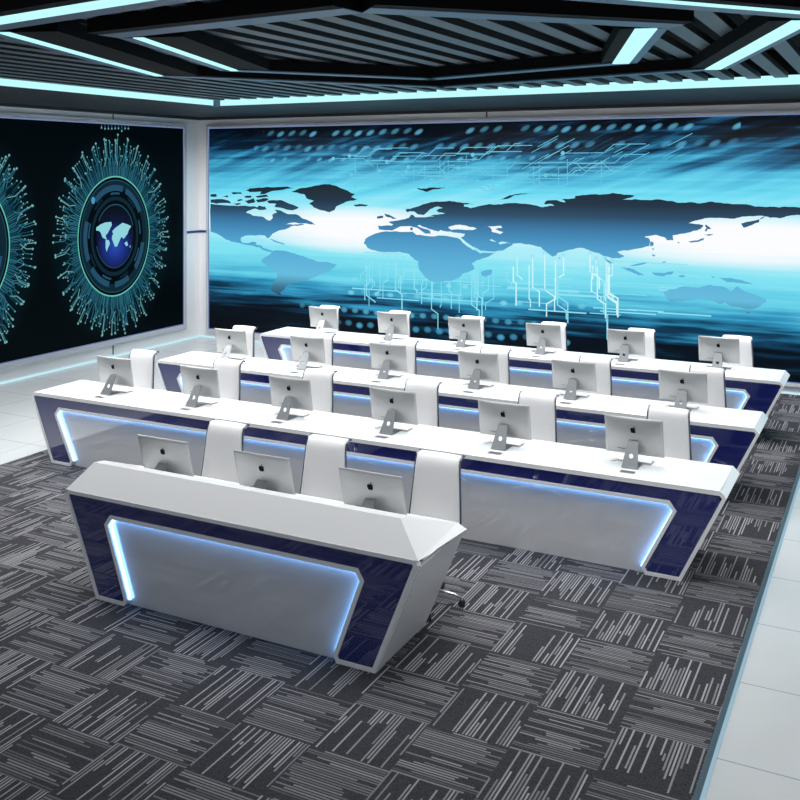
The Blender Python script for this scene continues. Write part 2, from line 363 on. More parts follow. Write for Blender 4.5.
ROOT_MAP = empty('video_wall', (-4.68, YB, .18))
tag(ROOT_MAP, 'huge blue world map screen with circuit pattern covering the back wall', 'screen', 'wall screens')
SX0, SX1, SZ0, SZ1 = -11.65, 2.3, .185, 3.985
def map_bg():
    m, nt, b = new_mat('map_screen_picture'); N = NT(nt); x, y, z = N.xyz()
    h = N.m('DIVIDE', N.m('ADD', z, -SZ0), SZ1-SZ0)               # 0..1 up the screen
    w = N.m('DIVIDE', N.m('ADD', x, -SX0), 10.45)                 # 0..1 over the part in the photo
    # streaks: flat on the left, slanting up to the right at upper right
    sl = N.m('MULTIPLY', N.m('MULTIPLY', N.m('GREATER_THAN', h, .5), N.m('MAXIMUM', N.m('SUBTRACT', w, .25), 0)), .75)
    zz = N.m('SUBTRACT', z, N.m('MULTIPLY', x, sl))
    zz = N.m('SUBTRACT', z, N.m('MULTIPLY', N.m('MULTIPLY', x, .28), N.m('GREATER_THAN', h, .62)))
    n1 = N.noise(N.comb(N.m('MULTIPLY', x, .55), 0, N.m('MULTIPLY', zz, 6.0)), 1.0, 4)
    n2 = N.noise(N.comb(N.m('MULTIPLY', x, .25), 4, N.m('MULTIPLY', z, 13.0)), 1.0, 3)
    edge = N.m('MULTIPLY', N.m('ABSOLUTE', N.m('SUBTRACT', h, .52)), 1.0)
    d = N.m('MULTIPLY', N.m('ADD', N.m('SUBTRACT', n1, .5), N.m('MULTIPLY', N.m('SUBTRACT', n2, .5), .6)), N.m('MULTIPLY', edge, .95))
    # the low left and high right corners are darker
    sh = N.m('MULTIPLY', N.m('MULTIPLY', N.m('MAXIMUM', N.m('SUBTRACT', .35, w), 0), N.m('LESS_THAN', h, .5)), -.15)
    t = N.m('ADD', N.m('ADD', h, d), sh)
    col = N.ramp(t, [(0.0, srgb('#020710')), (.09, srgb('#051320')), (.15, srgb('#0d3a58')), (.21, srgb('#2f92bc')), (.28, srgb('#62cde6')), (.38, srgb('#84e4f4')),
                     (.47, srgb('#b8f0fa')), (.55, srgb('#d2f5fb')), (.62, srgb('#98e8f8')), (.70, srgb('#6cdaf2')), (.78, srgb('#4ab4d8')), (.85, srgb('#1f6790')), (.91, srgb('#072238')), (.97, srgb('#020a14'))])
    # soft rows of solder dots
    for (zr, ph, pit, rx, rz, sl, xa, xb, cc) in ((3.86, 0, .235, .075, .060, .55, -10.4, -2.0, '#5fb0d2'), (3.60, .1, .235, .08, .062, .55, -10.6, -2.0, '#4f9fc6'), (3.40, .05, .25, .06, .045, .5, -10.4, -4.5, '#5cb8da'),
                                         (.74, 0, .22, .075, .055, 0, -9.6, -4.6, '#55b2d4'), (.50, .13, .22, .078, .06, 0, -9.3, -4.4, '#4aa4c8'), (1.06, .1, .26, .08, .05, 0, -9.2, -4.2, '#7fd6ec'), (1.28, 0, .3, .07, .04, 0, -8.6, -4.4, '#8fe2f2')):
        dz = N.m('SUBTRACT', z, zr)
        xs = N.m('SUBTRACT', x, N.m('MULTIPLY', dz, sl*1.6))
        k = N.m('FLOOR', N.m('DIVIDE', N.m('ADD', xs, 20+ph), pit)); jit = N.white(N.comb(k, zr, 2.2))
        fx = N.m('MULTIPLY', N.m('SUBTRACT', N.m('FRACT', N.m('DIVIDE', N.m('ADD', xs, 20+ph), pit)), .5), pit)
        dz = N.m('ADD', dz, N.m('MULTIPLY', N.m('SUBTRACT', jit, .5), .05))
        a = N.m('DIVIDE', fx, rx); c = N.m('DIVIDE', dz, rz)
        q = N.m('MAXIMUM', N.m('SUBTRACT', 1, N.m('ADD', N.m('MULTIPLY', a, a), N.m('MULTIPLY', c, c))), 0)
        q = N.m('MINIMUM', N.m('MULTIPLY', q, 1.15), 1)
        q = N.m('MULTIPLY', q, N.m('MULTIPLY', N.m('GREATER_THAN', x, xa), N.m('MULTIPLY', N.m('LESS_THAN', x, xb), N.m('MULTIPLY', N.m('GREATER_THAN', jit, .18), N.m('ADD', .15, N.m('MULTIPLY', jit, .75))))))
        col = N.mix(q, col, srgb(cc))
    # broad white over the two oceans only
    def blob(cx, cz, rx, rz):
        dx = N.m('DIVIDE', N.m('SUBTRACT', x, cx), rx); dz = N.m('DIVIDE', N.m('SUBTRACT', z, cz), rz)
        r = N.m('ADD', N.m('MULTIPLY', dx, dx), N.m('MULTIPLY', dz, dz))
        return N.m('MAXIMUM', N.m('SUBTRACT', 1, r), 0)
    bl = N.m('MINIMUM', N.m('MULTIPLY', N.m('ADD', blob(-8.5, 2.15, 2.3, .44), blob(-1.9, 2.17, 2.7, .44)), N.m('ADD', .6, N.m('MULTIPLY', n2, 1.2))), 1)
    col = N.mix(bl, col, srgb('#fbfcff'))
    nt.links.new(col, b.inputs['Emission Color']); b.inputs['Emission Strength'].default_value = 1.0
    b.inputs['Base Color'].default_value = (0, 0, 0, 1); b.inputs['Roughness'].default_value = .5; b.inputs['Specular IOR Level'].default_value = .1
    return m
def land_mat():
    m, nt, b = new_mat('map_screen_land'); N = NT(nt); x, y, z = N.xyz()
    t = N.m('DIVIDE', N.m('SUBTRACT', z, .9), 2.2)
    col = N.ramp(t, [(.0, srgb('#2a4a62')), (.08, srgb('#3f7896')), (.18, srgb('#66bcde')), (.34, srgb('#5cb0d8')), (.50, srgb('#4c98c6')), (.62, srgb('#3a78a4')), (.71, srgb('#2c4d68')), (.80, srgb('#1e3244')), (.92, srgb('#16242f'))])
    nt.links.new(col, b.inputs['Emission Color']); b.inputs['Emission Strength'].default_value = 1.0
    b.inputs['Base Color'].default_value = (0, 0, 0, 1); b.inputs['Roughness'].default_value = .5; b.inputs['Specular IOR Level'].default_value = .1
    return m
MBG, MLAND = map_bg(), land_mat()
mb = MB()
mb.box(SX0, SX1, YB-.03, YB-.001, SZ0, SZ1, MBG)
mb.build('display_panel', ROOT_MAP).location = (4.68, -YB, -.18)
LX = 4.68
def lay(mbx, name, parent=ROOT_MAP, loc=(4.68, -YB, -.18)):
    o = mbx.build(name, parent); o.location = loc; return o
# circuit lines and dots of the picture, thin layers on the panel
c1, c2, c3 = emat('map_line_pale', srgb('#d0f7fc'), 1), emat('map_line_cyan', srgb('#8ee2f3'), 1), emat('map_dot_blue', srgb('#4a9cc4'), 1)
c6 = emat('map_line_soft', srgb('#6fcde8'), .95); c4 = emat('map_dot_pale', srgb('#86d2ec'), 1); c5 = emat('map_shade', srgb('#14506e'), 1)
mb = MB(); YL = YB-.032
def hv(pts, w, mat, y=YL):
    for (xa, za), (xb, zb) in zip(pts, pts[1:]):
        dx, dz = xb-xa, zb-za; L = math.hypot(dx, dz) or 1; ux, uz = dx/L*w/2, dz/L*w/2
        mb.face([(xa-ux+uz, y, za-uz-ux), (xb+ux+uz, y, zb+uz-ux), (xb+ux-uz, y, zb+uz+ux), (xa-ux-uz, y, za-uz+ux)], mat)
def dot(cx, cz, rx, rz, mat, y=YL, n=10, shear=0):
    mb.face([(cx+rx*math.cos(2*PI*i/n)+shear*rz*math.sin(2*PI*i/n), y, cz+rz*math.sin(2*PI*i/n)) for i in range(n)], mat)
rnd = random.Random(11)
for i in range(50):                                    # drops and jogs under Africa and the Indian ocean
    x0 = -8.3 + rnd.random()*4.8; z1 = 1.9 - rnd.random()*.45; zm = z1 - .2 - rnd.random()*.4; j = (rnd.random()-.5)*.35
    hv([(x0, z1), (x0, zm), (x0+j, zm-abs(j)*.6), (x0+j, zm-abs(j)*.6-rnd.random()*.35)], .012+.012*rnd.random(), c1 if (x0 > -5.6 and z1 > 1.6) else c2)
    if rnd.random() < .5: dot(x0, z1, .03, .035, c2)
for i in range(46):
    x0 = -8.6 + rnd.random()*5.6; z1 = .95+rnd.random()*.85; hv([(x0, z1), (x0+.3+rnd.random()*.9, z1)], .01+.014*rnd.random(), c2)
for i in range(52):                                    # upper traces over the arctic
    x0 = -8.9 + rnd.random()*4.6; z1 = 2.95+rnd.random()*.55; a = .2+rnd.random()*.5; up_ = 1 if rnd.random() < .6 else -1
    hv([(x0, z1), (x0+a, z1), (x0+a+.16, z1+.13*up_), (x0+a+.16+rnd.random()*.6, z1+.13*up_)], .011, c6)
    if rnd.random() < .4: dot(x0, z1, .035, .035, c6)
for i in range(16):
    x0 = -8.5+rnd.random()*4.7; hv([(x0, 2.88), (x0, 3.2+rnd.random()*.25)], .010, c6)
for i in range(40):                                    # short slanting streaks at upper right
    x0 = -5.6+rnd.random()*2.6; z1 = 3.1+rnd.random()*.5; L = .15+rnd.random()*.3; hv([(x0, z1), (x0+L, z1+L*.5)], .009, c6 if rnd.random() < .6 else c5)
lay(mb, 'circuit_graphic')
mb = MB()
from mathutils.geometry import tessellate_polygon
rj = random.Random(5)
def coast(poly, amp=.34):
    """break the straight runs of an outline into a ragged coast"""
    for _ in range(2):
        out = []
        for i, p in enumerate(poly):
            q = poly[(i+1) % len(poly)]; out.append(p); L = math.hypot(q[0]-p[0], q[1]-p[1])
            if L > 2.2:
                d = (rj.random()-.5)*amp*min(L, 7)*.8
                out.append(((p[0]+q[0])/2 - (q[1]-p[1])/L*d, (p[1]+q[1])/2 + (q[0]-p[0])/L*d*.6))
        poly = out; amp *= .8
    return poly
def fill(poly, y, mat):
    pts = [on_y(p[0], p[1], y) for p in poly]
    pts = [Vector((max(q.x, SX0+.005), y, q.z)) for q in pts]
    for tri in tessellate_polygon([[Vector((p.x, p.z, 0)) for p in pts]]): mb.face([pts[t] for t in tri], mat)
for poly in LAND: fill(coast(poly), YB-.035, MLAND)
wm = emat('map_water', srgb('#eefafd'), 1)
for poly in WATER: fill(coast(poly), YB-.037, wm)
lay(mb, 'continents')
# frame
def frame(name, parent, axis, a0, a1, z0, z1, wd, dep, mat, loc):
    m = MB()
    for (p0, p1, q0, q1) in ((a0-wd, a1+wd, z1, z1+wd), (a0-wd, a1+wd, z0-wd, z0), (a0-wd, a0, z0, z1), (a1, a1+wd, z0, z1)):
        if axis == 'x': m.box(p0, p1, YB-dep, YB, q0, q1, mat)
        else: m.box(XL, XL+dep, p0, p1, q0, q1, mat)
    o = m.build(name, parent); o.location = loc; return o
frame('edge_glow', ROOT_MAP, 'x', SX0, SX1, SZ0, SZ1, .018, .036, M['edgeled'], (4.68, -YB, -.18))
frame('bezel', ROOT_MAP, 'x', SX0-.018, SX1+.018, SZ0-.018, SZ1+.018, .045, .045, M['frame'], (4.68, -YB, -.18))

# ------------------------------------------------------------------ the circuit-eye screen
EY0, EY1, EZ0, EZ1 = 4.9, 14.33, .32, 3.975
ROOT_EYE = empty('video_wall', (XL, 9.6, .31))
tag(ROOT_EYE, 'dark wall screen showing round glowing circuit eyes with small world maps', 'screen', 'wall screens')
EL = (-XL, -9.6, -.31)
def eye_bg():
    m, nt, b = new_mat('eye_screen_picture'); N = NT(nt); x, y, z = N.xyz()
    fy = N.m('SUBTRACT', N.m('FRACT', N.m('DIVIDE', N.m('ADD', y, 30.7-12.55+1.535), 3.07)), .5)
    dy = N.m('DIVIDE', N.m('MULTIPLY', fy, 3.07), 1.5); dz = N.m('DIVIDE', N.m('SUBTRACT', z, 2.07), 1.8)
    r = N.m('SQRT', N.m('ADD', N.m('MULTIPLY', dy, dy), N.m('MULTIPLY', dz, dz)))
    col = N.ramp(r, [(.0, srgb('#061c28')), (.7, srgb('#051820')), (1.0, srgb('#02080c'))])
    nt.links.new(col, b.inputs['Emission Color']); b.inputs['Emission Strength'].default_value = 1
    b.inputs['Base Color'].default_value = (0, 0, 0, 1); b.inputs['Roughness'].default_value = .4; b.inputs['Specular IOR Level'].default_value = .03
    return m
mb = MB(); mb.box(XL+.001, XL+.03, EY0, EY1, EZ0, EZ1, eye_bg()); lay(mb, 'display_panel', ROOT_EYE, EL)
eB, eL1, eL2, eL3 = emat('eye_dark', srgb('#03070c'), 1), emat('eye_trace_deep', srgb('#174a5c'), 1), emat('eye_trace_mid', srgb('#2f7184'), 1), emat('eye_trace_pale', srgb('#70aaaa'), 1)
eD = emat('eye_deep_teal', srgb('#0c2b39'), 1)
eR1, eR2, eR3 = emat('eye_ring_blue', srgb('#234d66'), 1), emat('eye_ring_dark', srgb('#0e2733'), 1), emat('eye_rim', srgb('#62c4ae'), 1)
eF = emat('eye_flare', srgb('#4596ba'), 1); eM = emat('eye_map', srgb('#8fd4dc'), 1)
def iris():
    m, nt, b = new_mat('eye_core'); N = NT(nt); x, y, z = N.xyz()
    fy = N.m('MULTIPLY', N.m('SUBTRACT', N.m('FRACT', N.m('DIVIDE', N.m('ADD', y, 30.7-12.55+1.535), 3.07)), .5), 3.07)
    dz = N.m('SUBTRACT', z, 1.9); r = N.m('SQRT', N.m('ADD', N.m('MULTIPLY', fy, fy), N.m('MULTIPLY', dz, dz)))
    col = N.ramp(r, [(.0, srgb('#2a48b0')), (.22, srgb('#1a2c80')), (.42, srgb('#080e34')), (.65, srgb('#02030c'))])
    nt.links.new(col, b.inputs['Emission Color']); b.inputs['Emission Strength'].default_value = 1
    b.inputs['Base Color'].default_value = (0, 0, 0, 1); b.inputs['Specular IOR Level'].default_value = .1
    return m
eI = iris()
MINI = [[(130,300),(165,275),(200,260),(250,255),(255,280),(240,310),(225,340),(205,365),(195,385),(215,400),(180,380),(165,340),(150,325),(130,325)], [(205,400),(230,400),(240,430),(225,460),(213,495),(205,460)],
        [(258,330),(275,310),(300,290),(340,262),(380,275),(410,290),(390,320),(380,350),(360,365),(350,390),(330,375),(320,395),(308,372),(302,398),(297,450),(280,455),(275,410),(255,390),(258,360),(285,352),(265,345)], [(355,425),(375,410),(385,440),(370,450)], [(395,455),(405,440),(402,462)]]
EC, EZ, RY, RZ = 12.55, 2.07, .85, 1.02
for e in range(3):
    mb = MB(); yo = -3.07*e; X = XL + .031
    def ept(r, a): return (EC+yo+RY*r*math.cos(a), EZ+RZ*r*math.sin(a))
    def line(pts, w, mat, lvl=0):
        for (ya, za), (yb, zb) in zip(pts, pts[1:]):
            dx, dz = yb-ya, zb-za; L = math.hypot(dx, dz) or 1; ux, uz = dx/L*w/2, dz/L*w/2
            q = [(ya+uz, za-ux), (yb+uz, zb-ux), (yb-uz, zb+ux), (ya-uz, za+ux)]
            mb.face([(X+lvl*.0006, max(EY0+.01, min(EY1-.01, p[0])), p[1]) for p in q], mat)
    def ring(r0, r1, a0, a1, mat, lvl, n=72):
        k = max(3, int(n*(a1-a0)/(2*PI)))
        for i in range(k):
            A, B = a0+(a1-a0)*i/k, a0+(a1-a0)*(i+1)/k
            mb.face([(X+lvl*.0006, *ept(r, a)) for r, a in ((r0, A), (r1, A), (r1, B), (r0, B))], mat)
    rnd = random.Random(20+e)
    ring(1.0, 1.16, 0, 2*PI, eD, 0)
    n = 300
    for i in range(n):
        a = 2*PI*(i+rnd.random()*.6)/n
        big = 1.50+.14*math.sin(2*a+.4)*0+.10*abs(math.sin(a))
        ro = 1.12+rnd.random()**.6*(big-1.1); da = (rnd.random()-.5)*.12; rm = 1.05+(ro-1.05)*(.35+.3*rnd.random())
        mat = eL1 if rnd.random() < .45 else eL2
        line([ept(1.0, a), ept(rm, a), ept(min(ro, rm+.08), a+da), ept(ro, a+da)], .011, mat, 1)
        if ro > 1.3:
            y, z = ept(ro, a+da); mb.face([(X+.0012, y+.014*math.cos(t*PI/3), z+.014*math.sin(t*PI/3)) for t in range(6)], eL3)
    for i in range(64):                                # longer outer traces ending in pads
        a = 2*PI*(i+.5*rnd.random())/64; r0 = 1.18+.1*rnd.random(); r1 = 1.52+.12*rnd.random()+(.07 if abs(math.sin(a)) > .8 else 0); da = .06*(1 if i % 2 else -1)
        line([ept(r0, a), ept(r0+.14, a+da), ept(r1, a+da)], .013, eL2 if i % 3 else eL3, 1)
        y, z = ept(r1, a+da); mb.face([(X+.0012, min(EY1-.01, y+.021*math.cos(t*PI/3)), z+.021*math.sin(t*PI/3)) for t in range(6)], eL3)
    ring(0.0, 1.0, 0, 2*PI, eB, 3)
    ring(.988, 1.010, 0, 2*PI, eR3, 4)
    ring(.80, .93, 0, 2*PI, eR2, 4); ring(.93, .945, 0, 2*PI, eR1, 5)
    for a0, a1, mt in ((.5, 1.2, eR1), (1.3, 2.3, eR1), (2.8, 3.6, eR1), (3.8, 4.5, eR1), (4.7, 5.2, eR1), (5.5, 6.1, eR1)): ring(.76, .86, a0, a1, mt, 5)
    for q in range(9): ring(.70, .735, q*.7, q*.7+.35, eR2 if q % 2 else eR1, 5)
    ring(.60, .665, 0, 2*PI, eR2, 5); ring(.52, .54, .3, 2.6, eR1, 5); ring(.52, .535, 3.4, 5.9, eR1, 5)
    ring(0, .515, 0, 2*PI, eI, 6)
    ring(.0, .06, 0, 2*PI, eB, 2)
    y, z = ept(.86, 2.35); mb.face([(X+.0048, y+.045*math.cos(t*PI/6), z+.06*math.sin(t*PI/6)) for t in range(12)], eF)
    for poly in MINI:
        pts = []
        for p in poly:
            q = on_x(80+p[0]/8, 190+p[1]/8, X+.0045); pts.append((X+.0045, q.y+yo, q.z))
        f = mb.face(pts, eM)
    for i in range(9):                                 # fringe of the next motif along the top edge
        yy = EC+yo-.32+i*.08; hh = .05+.06*rnd.random(); line([(yy, EZ1-.01), (yy, EZ1-hh)], .012, eL2, 1)
        mb.face([(X+.0012, yy+.018*math.cos(t*PI/3), EZ1-hh+.018*math.sin(t*PI/3)) for t in range(6)], eL3)
    bmesh.ops.triangulate(mb.bm, faces=[f for f in mb.bm.faces if len(f.verts) > 6])
    lay(mb, 'eye_graphic', ROOT_EYE, EL)
frame('edge_glow', ROOT_EYE, 'y', EY0, EY1, EZ0, EZ1, .018, .034, M['edgeled'], EL)
frame('bezel', ROOT_EYE, 'y', EY0-.018, EY1+.018, EZ0-.018, EZ1+.018, .07, .042, M['frame'], EL)

# ------------------------------------------------------------------ desks
def front_parts(root, poly, inner_i, recess, depth=.04):
    """white edged U front with navy glass, recessed gloss panel and light line; y=0 is the front plane"""
    sh = inset(poly, -.028); poly = list(poly)
    for i in list(inner_i)[1:-1]: poly[i] = sh[i]
    ins = inset(poly, .028)
    m = MB(); m.strip_xz(poly, ins, -.006, depth, M['trim']); m.build('front_frame', root)
    m = MB(); m.prism_xz(ins, 0, depth-.004, M['navy']); m.build('navy_panel', root)
    m = MB(); m.prism_xz(recess, depth, depth+.02, M['recess']); m.build('recessed_panel', root)
    path = [poly[i] for i in inner_i]
    off, off2 = inset(poly, -.0005), inset(poly, -.007)
    m = MB(); m.strip_xz([off[i] for i in inner_i], [off2[i] for i in inner_i], depth-.026, depth-.004, M['deskled'], closed=False); m.build('light_strip', root)
def panel8(m, xb0, xb1, xt0, xt1, y0, y1, z0, z1, mat):
    m.hexa([(xb0, y0, z0), (xb1, y0, z0), (xb1, y1, z0), (xb0, y1, z0), (xt0, y0, z1), (xt1, y0, z1), (xt1, y1, z1), (xt0, y1, z1)], mat)
DZ = .745
IMX = [-7.65, -6.49, -5.36, -4.21, -3.10, -1.95]
def long_desk():
    root = empty('long_desk', (0, 0, 0))
    poly = [(-8.19, 0), (-8.495, .69), (-8.466, .735), (-1.178, .735), (-1.14, .69), (-1.48, 0), (-1.758, 0), (-1.789, .055), (-1.512, .536), (-1.568, .612), (-8.095, .612), (-8.153, .535), (-7.885, .055), (-7.915, 0)]
    recess = [(-7.93, 0), (-8.175, .55), (-8.11, .635), (-1.55, .635), (-1.49, .55), (-1.74, 0)]
    front_parts(root, poly, range(7, 13), recess)
    m = MB()
    panel8(m, -8.498, -1.137, -8.462, -1.182, .042, .70, .69, .735, M['white'])
    panel8(m, -8.462, -1.182, -8.455, -1.190, -.006, .70, .735, DZ, M['white'])
    m.build('worktop', root, bevel=.003, seg=1)
    for xb, xt, t in ((-8.19, -8.495, .03), (-1.48, -1.14, -.03)):
        m = MB(); panel8(m, min(xb, xb+t), max(xb, xb+t), min(xt, xt+t), max(xt, xt+t), .042, .70, 0, .69, M['white']); m.build('side_panel', root)
    for xd in (-6.0, -3.66):
        m = MB(); m.box(xd-.012, xd+.012, .062, .55, 0, .69, M['white']); m.build('divider', root)
    for xi in IMX:
        m = MB(); m.box(xi-.04, xi+.08, .105, .175, DZ-.002, DZ+.0015, M['alud']); m.box(xi-.03, xi+.07, .135, .145, DZ+.0012, DZ+.0018, M['joint']); m.build('cable_grommet', root)
    return root
ROWY = [7.70, 9.72, 12.00]
ROWN = ['long desk behind the short one', 'middle long desk', 'long desk by the map']
d0 = long_desk(); desks = [d0, copy_tree(d0), copy_tree(d0)]
for d, y, lab in zip(desks, ROWY, ['long white and navy desk standing just behind the short front desk', 'middle one of the three long white and navy desks', 'long white and navy desk standing closest to the world map screen']):
    d.location = (0, y, .008); tag(d, lab, 'desk', 'long six-seat desks')

def front_desk():
    root = empty('front_desk', (0, 5.41, .008))
    poly = [(-5.295, 0), (-5.607, .735), (-5.580, .768), (-2.662, .768), (-2.635, .735), (-2.938, 0), (-3.222, 0), (-3.243, .045), (-3.016, .567), (-3.063, .643), (-5.163, .643), (-5.219, .566), (-4.997, .045), (-5.027, 0)]
    recess = [(-5.03, 0), (-5.24, .58), (-5.18, .665), (-3.045, .665), (-2.99, .58), (-3.21, 0)]
    front_parts(root, poly, range(7, 13), recess)
    for xb, xt, t in ((-5.295, -5.605, .03), (-2.938, -2.635, -.03)):
        m = MB(); panel8(m, min(xb, xb+t), max(xb, xb+t), min(xt, xt+t), max(xt, xt+t), .042, .735, 0, .717, M['white']); m.build('side_panel', root)
    # faceted counter top
    m = MB(); w = M['white']
    M1, M2, M3, M4 = (-5.608, -.004, .768), (-2.632, -.004, .768), (-2.627, .75, .718), (-5.61, .75, .718)
    R1, R2, S1, S2 = (-5.46, .14, .955), (-2.83, .14, .955), (-5.45, .235, .945), (-2.84, .235, .945)
    W1, W2, T1, T2 = (-5.55, .735, .757), (-2.69, .735, .76), (-5.45, .235, .765), (-2.84, .235, .765)
    for f in ((M1, M2, R2, R1), (R1, R2, S2, S1), (S1, S2, T2, T1), (T1, T2, W2, W1), (W1, W2, M3, M4), (M1, M4, M3, M2), (M2, M3, W2), (M2, W2, R2), (R2, W2, S2), (S2, W2, T2),
              (M1, W1, M4), (M1, R1, W1), (R1, S1, W1), (S1, T1, W1)):
        m.face(f, w)
    bmesh.ops.remove_doubles(m.bm, verts=m.bm.verts[:], dist=.0005)
    m.build('counter_top', root)
    m = MB(); m.box(-4.13, -4.105, .062, .55, 0, .735, M['white']); m.build('divider', root)
    return tag(root, 'short white and navy front desk with raised faceted counter and three seats', 'desk')
front_desk()

# ------------------------------------------------------------------ computers
def bez(p0, p1, p2, p3, n=8):
    return [tuple((1-t)**3*a + 3*(1-t)**2*t*b + 3*(1-t)*t*t*c + t**3*d for a, b, c, d in zip(p0, p1, p2, p3)) for t in [i/n for i in range(n)]]
def rel(start, segs):
    pts = []; p = start
    for s in segs:
        q = [(p[0]+s[i], p[1]+s[i+1]) for i in (0, 2, 4)]
        pts += bez(p, *q); p = q[2]
    return pts
APPLE = rel((18.71, 19.5), [(-.83,1.24,-1.71,2.45,-3.05,2.47), (-1.34,.03,-1.77,-.79,-3.29,-.79), (-1.53,0,-2,.77,-3.27,.82), (-1.31,.05,-2.3,-1.32,-3.14,-2.53), (-1.71,-2.47,-3.02,-7.02,-1.26,-10.08), (.87,-1.52,2.43,-2.48,4.12,-2.51), (1.28,-.02,2.5,.87,3.29,.87), (.78,0,2.26,-1.07,3.81,-.91), (.65,.03,2.47,.26,3.64,1.98), (-.09,.06,-2.17,1.28,-2.15,3.81), (.03,3.02,2.65,4.03,2.68,4.04), (-.03,.07,-.42,1.44,-1.38,2.83)])
LEAF = rel((13, 3.5), [(.73,-.83,1.94,-1.46,2.94,-1.5), (.13,1.17,-.34,2.35,-1.04,3.19), (-.69,.85,-1.83,1.51,-2.95,1.42), (-.15,-1.15,.41,-2.35,1.05,-3.11)])
def imac(width, height, tilt, zc):
    """y: back of the housing faces -y (towards the viewer); origin at the middle of the stand foot on the desk"""
    root = empty('desktop_computer')
    hy = .10
    hold = Matrix.Translation((0, hy, zc)) @ Matrix.Rotation(tilt, 4, 'X')
    W2, H2 = width/2, height/2
    def bulge(u, v): return .003 + .024*(1-abs(u)**2.0)*(1-abs(v)**2.2)
    m = MB(); nu, nv = 20, 14
    G = [[None]*(nv+1) for _ in range(nu+1)]
    for i in range(nu+1):
        for j in range(nv+1):
            u, v = -1+2*i/nu, -1+2*j/nv
            G[i][j] = m.bm.verts.new(hold @ Vector((u*W2, -bulge(u, v), v*H2)))
    k = m.mi(M['alu'])
    for i in range(nu):
        for j in range(nv):
            f = m.bm.faces.new((G[i][j], G[i+1][j], G[i+1][j+1], G[i][j+1])); f.smooth = True
    fr = [hold @ Vector((sx*W2, .0035, sz*H2)) for sx, sz in ((-1, -1), (1, -1), (1, 1), (-1, 1))]
    bot = [G[i][0] for i in range(nu+1)]; right = [G[nu][j] for j in range(nv+1)]; top = [G[i][nv] for i in range(nu, -1, -1)]; left = [G[0][j] for j in range(nv, -1, -1)]
    fv = [m.bm.verts.new(p) for p in fr]
    for side, a, b in ((bot, 0, 1), (right, 1, 2), (top, 2, 3), (left, 3, 0)): m.bm.faces.new([fv[a]] + side + [fv[b]])
    m.bm.faces.new(fv)
    m.build('housing', root)
    m = MB(); q = [hold @ Vector(p) for p in ((-W2+.012, .0042, -H2+.055), (W2-.012, .0042, -H2+.055), (W2-.012, .0042, H2-.012), (-W2+.012, .0042, H2-.012), (-W2+.012, .0052, -H2+.055), (W2-.012, .0052, -H2+.055), (W2-.012, .0052, H2-.012), (-W2+.012, .0052, H2-.012))]
    m.hexa(q, M['glass']); tag(m.build('screen', root), 'black glass display')
    m = MB(); s = .0029*height/.325; cz = .20*height
    for P in (APPLE, LEAF):
        n = len(P); A = []; B = []
        for (a, b) in P:
            xx, zz = (a-11.9)*s, -(b-12.5)*s+cz
            bb = bulge(xx/W2, zz/H2)
            A.append(m.bm.verts.new(hold @ Vector((xx, -bb-.0016, zz)))); B.append(m.bm.verts.new(hold @ Vector((xx, -bb+.002, zz))))
        m.mi(M['black']); m.bm.faces.new(A)
        for i in range(n): m.bm.faces.new((A[i], A[(i+1) % n], B[(i+1) % n], B[i]))
    bmesh.ops.triangulate(m.bm, faces=[f for f in m.bm.faces if len(f.verts) > 4])
    tag(m.build('logo', root), 'black apple mark')
    # stand: tapered upright with a round cable hole and a flat foot
    z0, y0 = .0, -.055
    zt, yt = zc-.035, hy-.036
    def up(x, t, off):        # t 0..1 along the upright
        return Vector((x, y0+(yt-y0)*t+off, z0+.008+(zt-z0-.008)*t))
    wb2, wt2 = .066, .042
    hc, hr = .42, .019; Lh = zt-z0
    ring_o, ring_i = [], []
    N_ = 24
    for i in range(N_):
        a = 2*PI*i/N_; cxx, czz = math.cos(a), math.sin(a)
        ring_i.append((hr*cxx, hc + hr*czz/Lh))
        # cast to the trapezium border
        best = 9
        if czz > 1e-6: best = min(best, (1-hc)*Lh/czz)
        if czz < -1e-6: best = min(best, hc*Lh/-czz)
        for sg in (1, -1):
            # |x| = wb2 + (wt2-wb2)*t
            den = sg*cxx - (wt2-wb2)*czz/Lh
            num = wb2 + (wt2-wb2)*hc
            if den > 1e-6: best = min(best, num/den)
        ring_o.append((best*cxx, hc+best*czz/Lh))
    for sx, t in ((-wb2, 0), (wb2, 0), (wt2, 1), (-wt2, 1)):   # snap the nearest sample to each corner
        i = min(range(N_), key=lambda i: (ring_o[i][0]-sx)**2*60+(ring_o[i][1]-t)**2); ring_o[i] = (sx, t)
    m = MB(); m.mi(M['alud'])
    V = [[m.bm.verts.new(up(x, t, o)) for x, t in R] for R in (ring_o, ring_i) for o in (0, .010)]
    for i in range(N_):
        j = (i+1) % N_
        m.bm.faces.new((V[0][i], V[0][j], V[2][j], V[2][i])); m.bm.faces.new((V[1][i], V[3][i], V[3][j], V[1][j]))
        m.bm.faces.new((V[0][i], V[1][i], V[1][j], V[0][j])); m.bm.faces.new((V[2][i], V[2][j], V[3][j], V[3][i]))
    st = m.build('stand', root)
    m = MB(); m.box(-.068, .068, -.058, .115, 0, .009, M['alud']); m.build('foot', st, bevel=.002, seg=1)
    # ports on the back lower corner
    m = MB()
    for i in range(7):
        u = -.55+i*.055; v = -.72
        p = hold @ Vector((u*W2, -bulge(u, v)-.0006, v*H2)); m.box(p.x-.0045, p.x+.0045, p.y-.0006, p.y+.002, p.z-.003, p.z+.003, M['joint'])
    tag(m.build('ports', root), 'small dark sockets')
    return root
ORD = ['first', 'second', 'third', 'fourth', 'fifth', 'sixth']
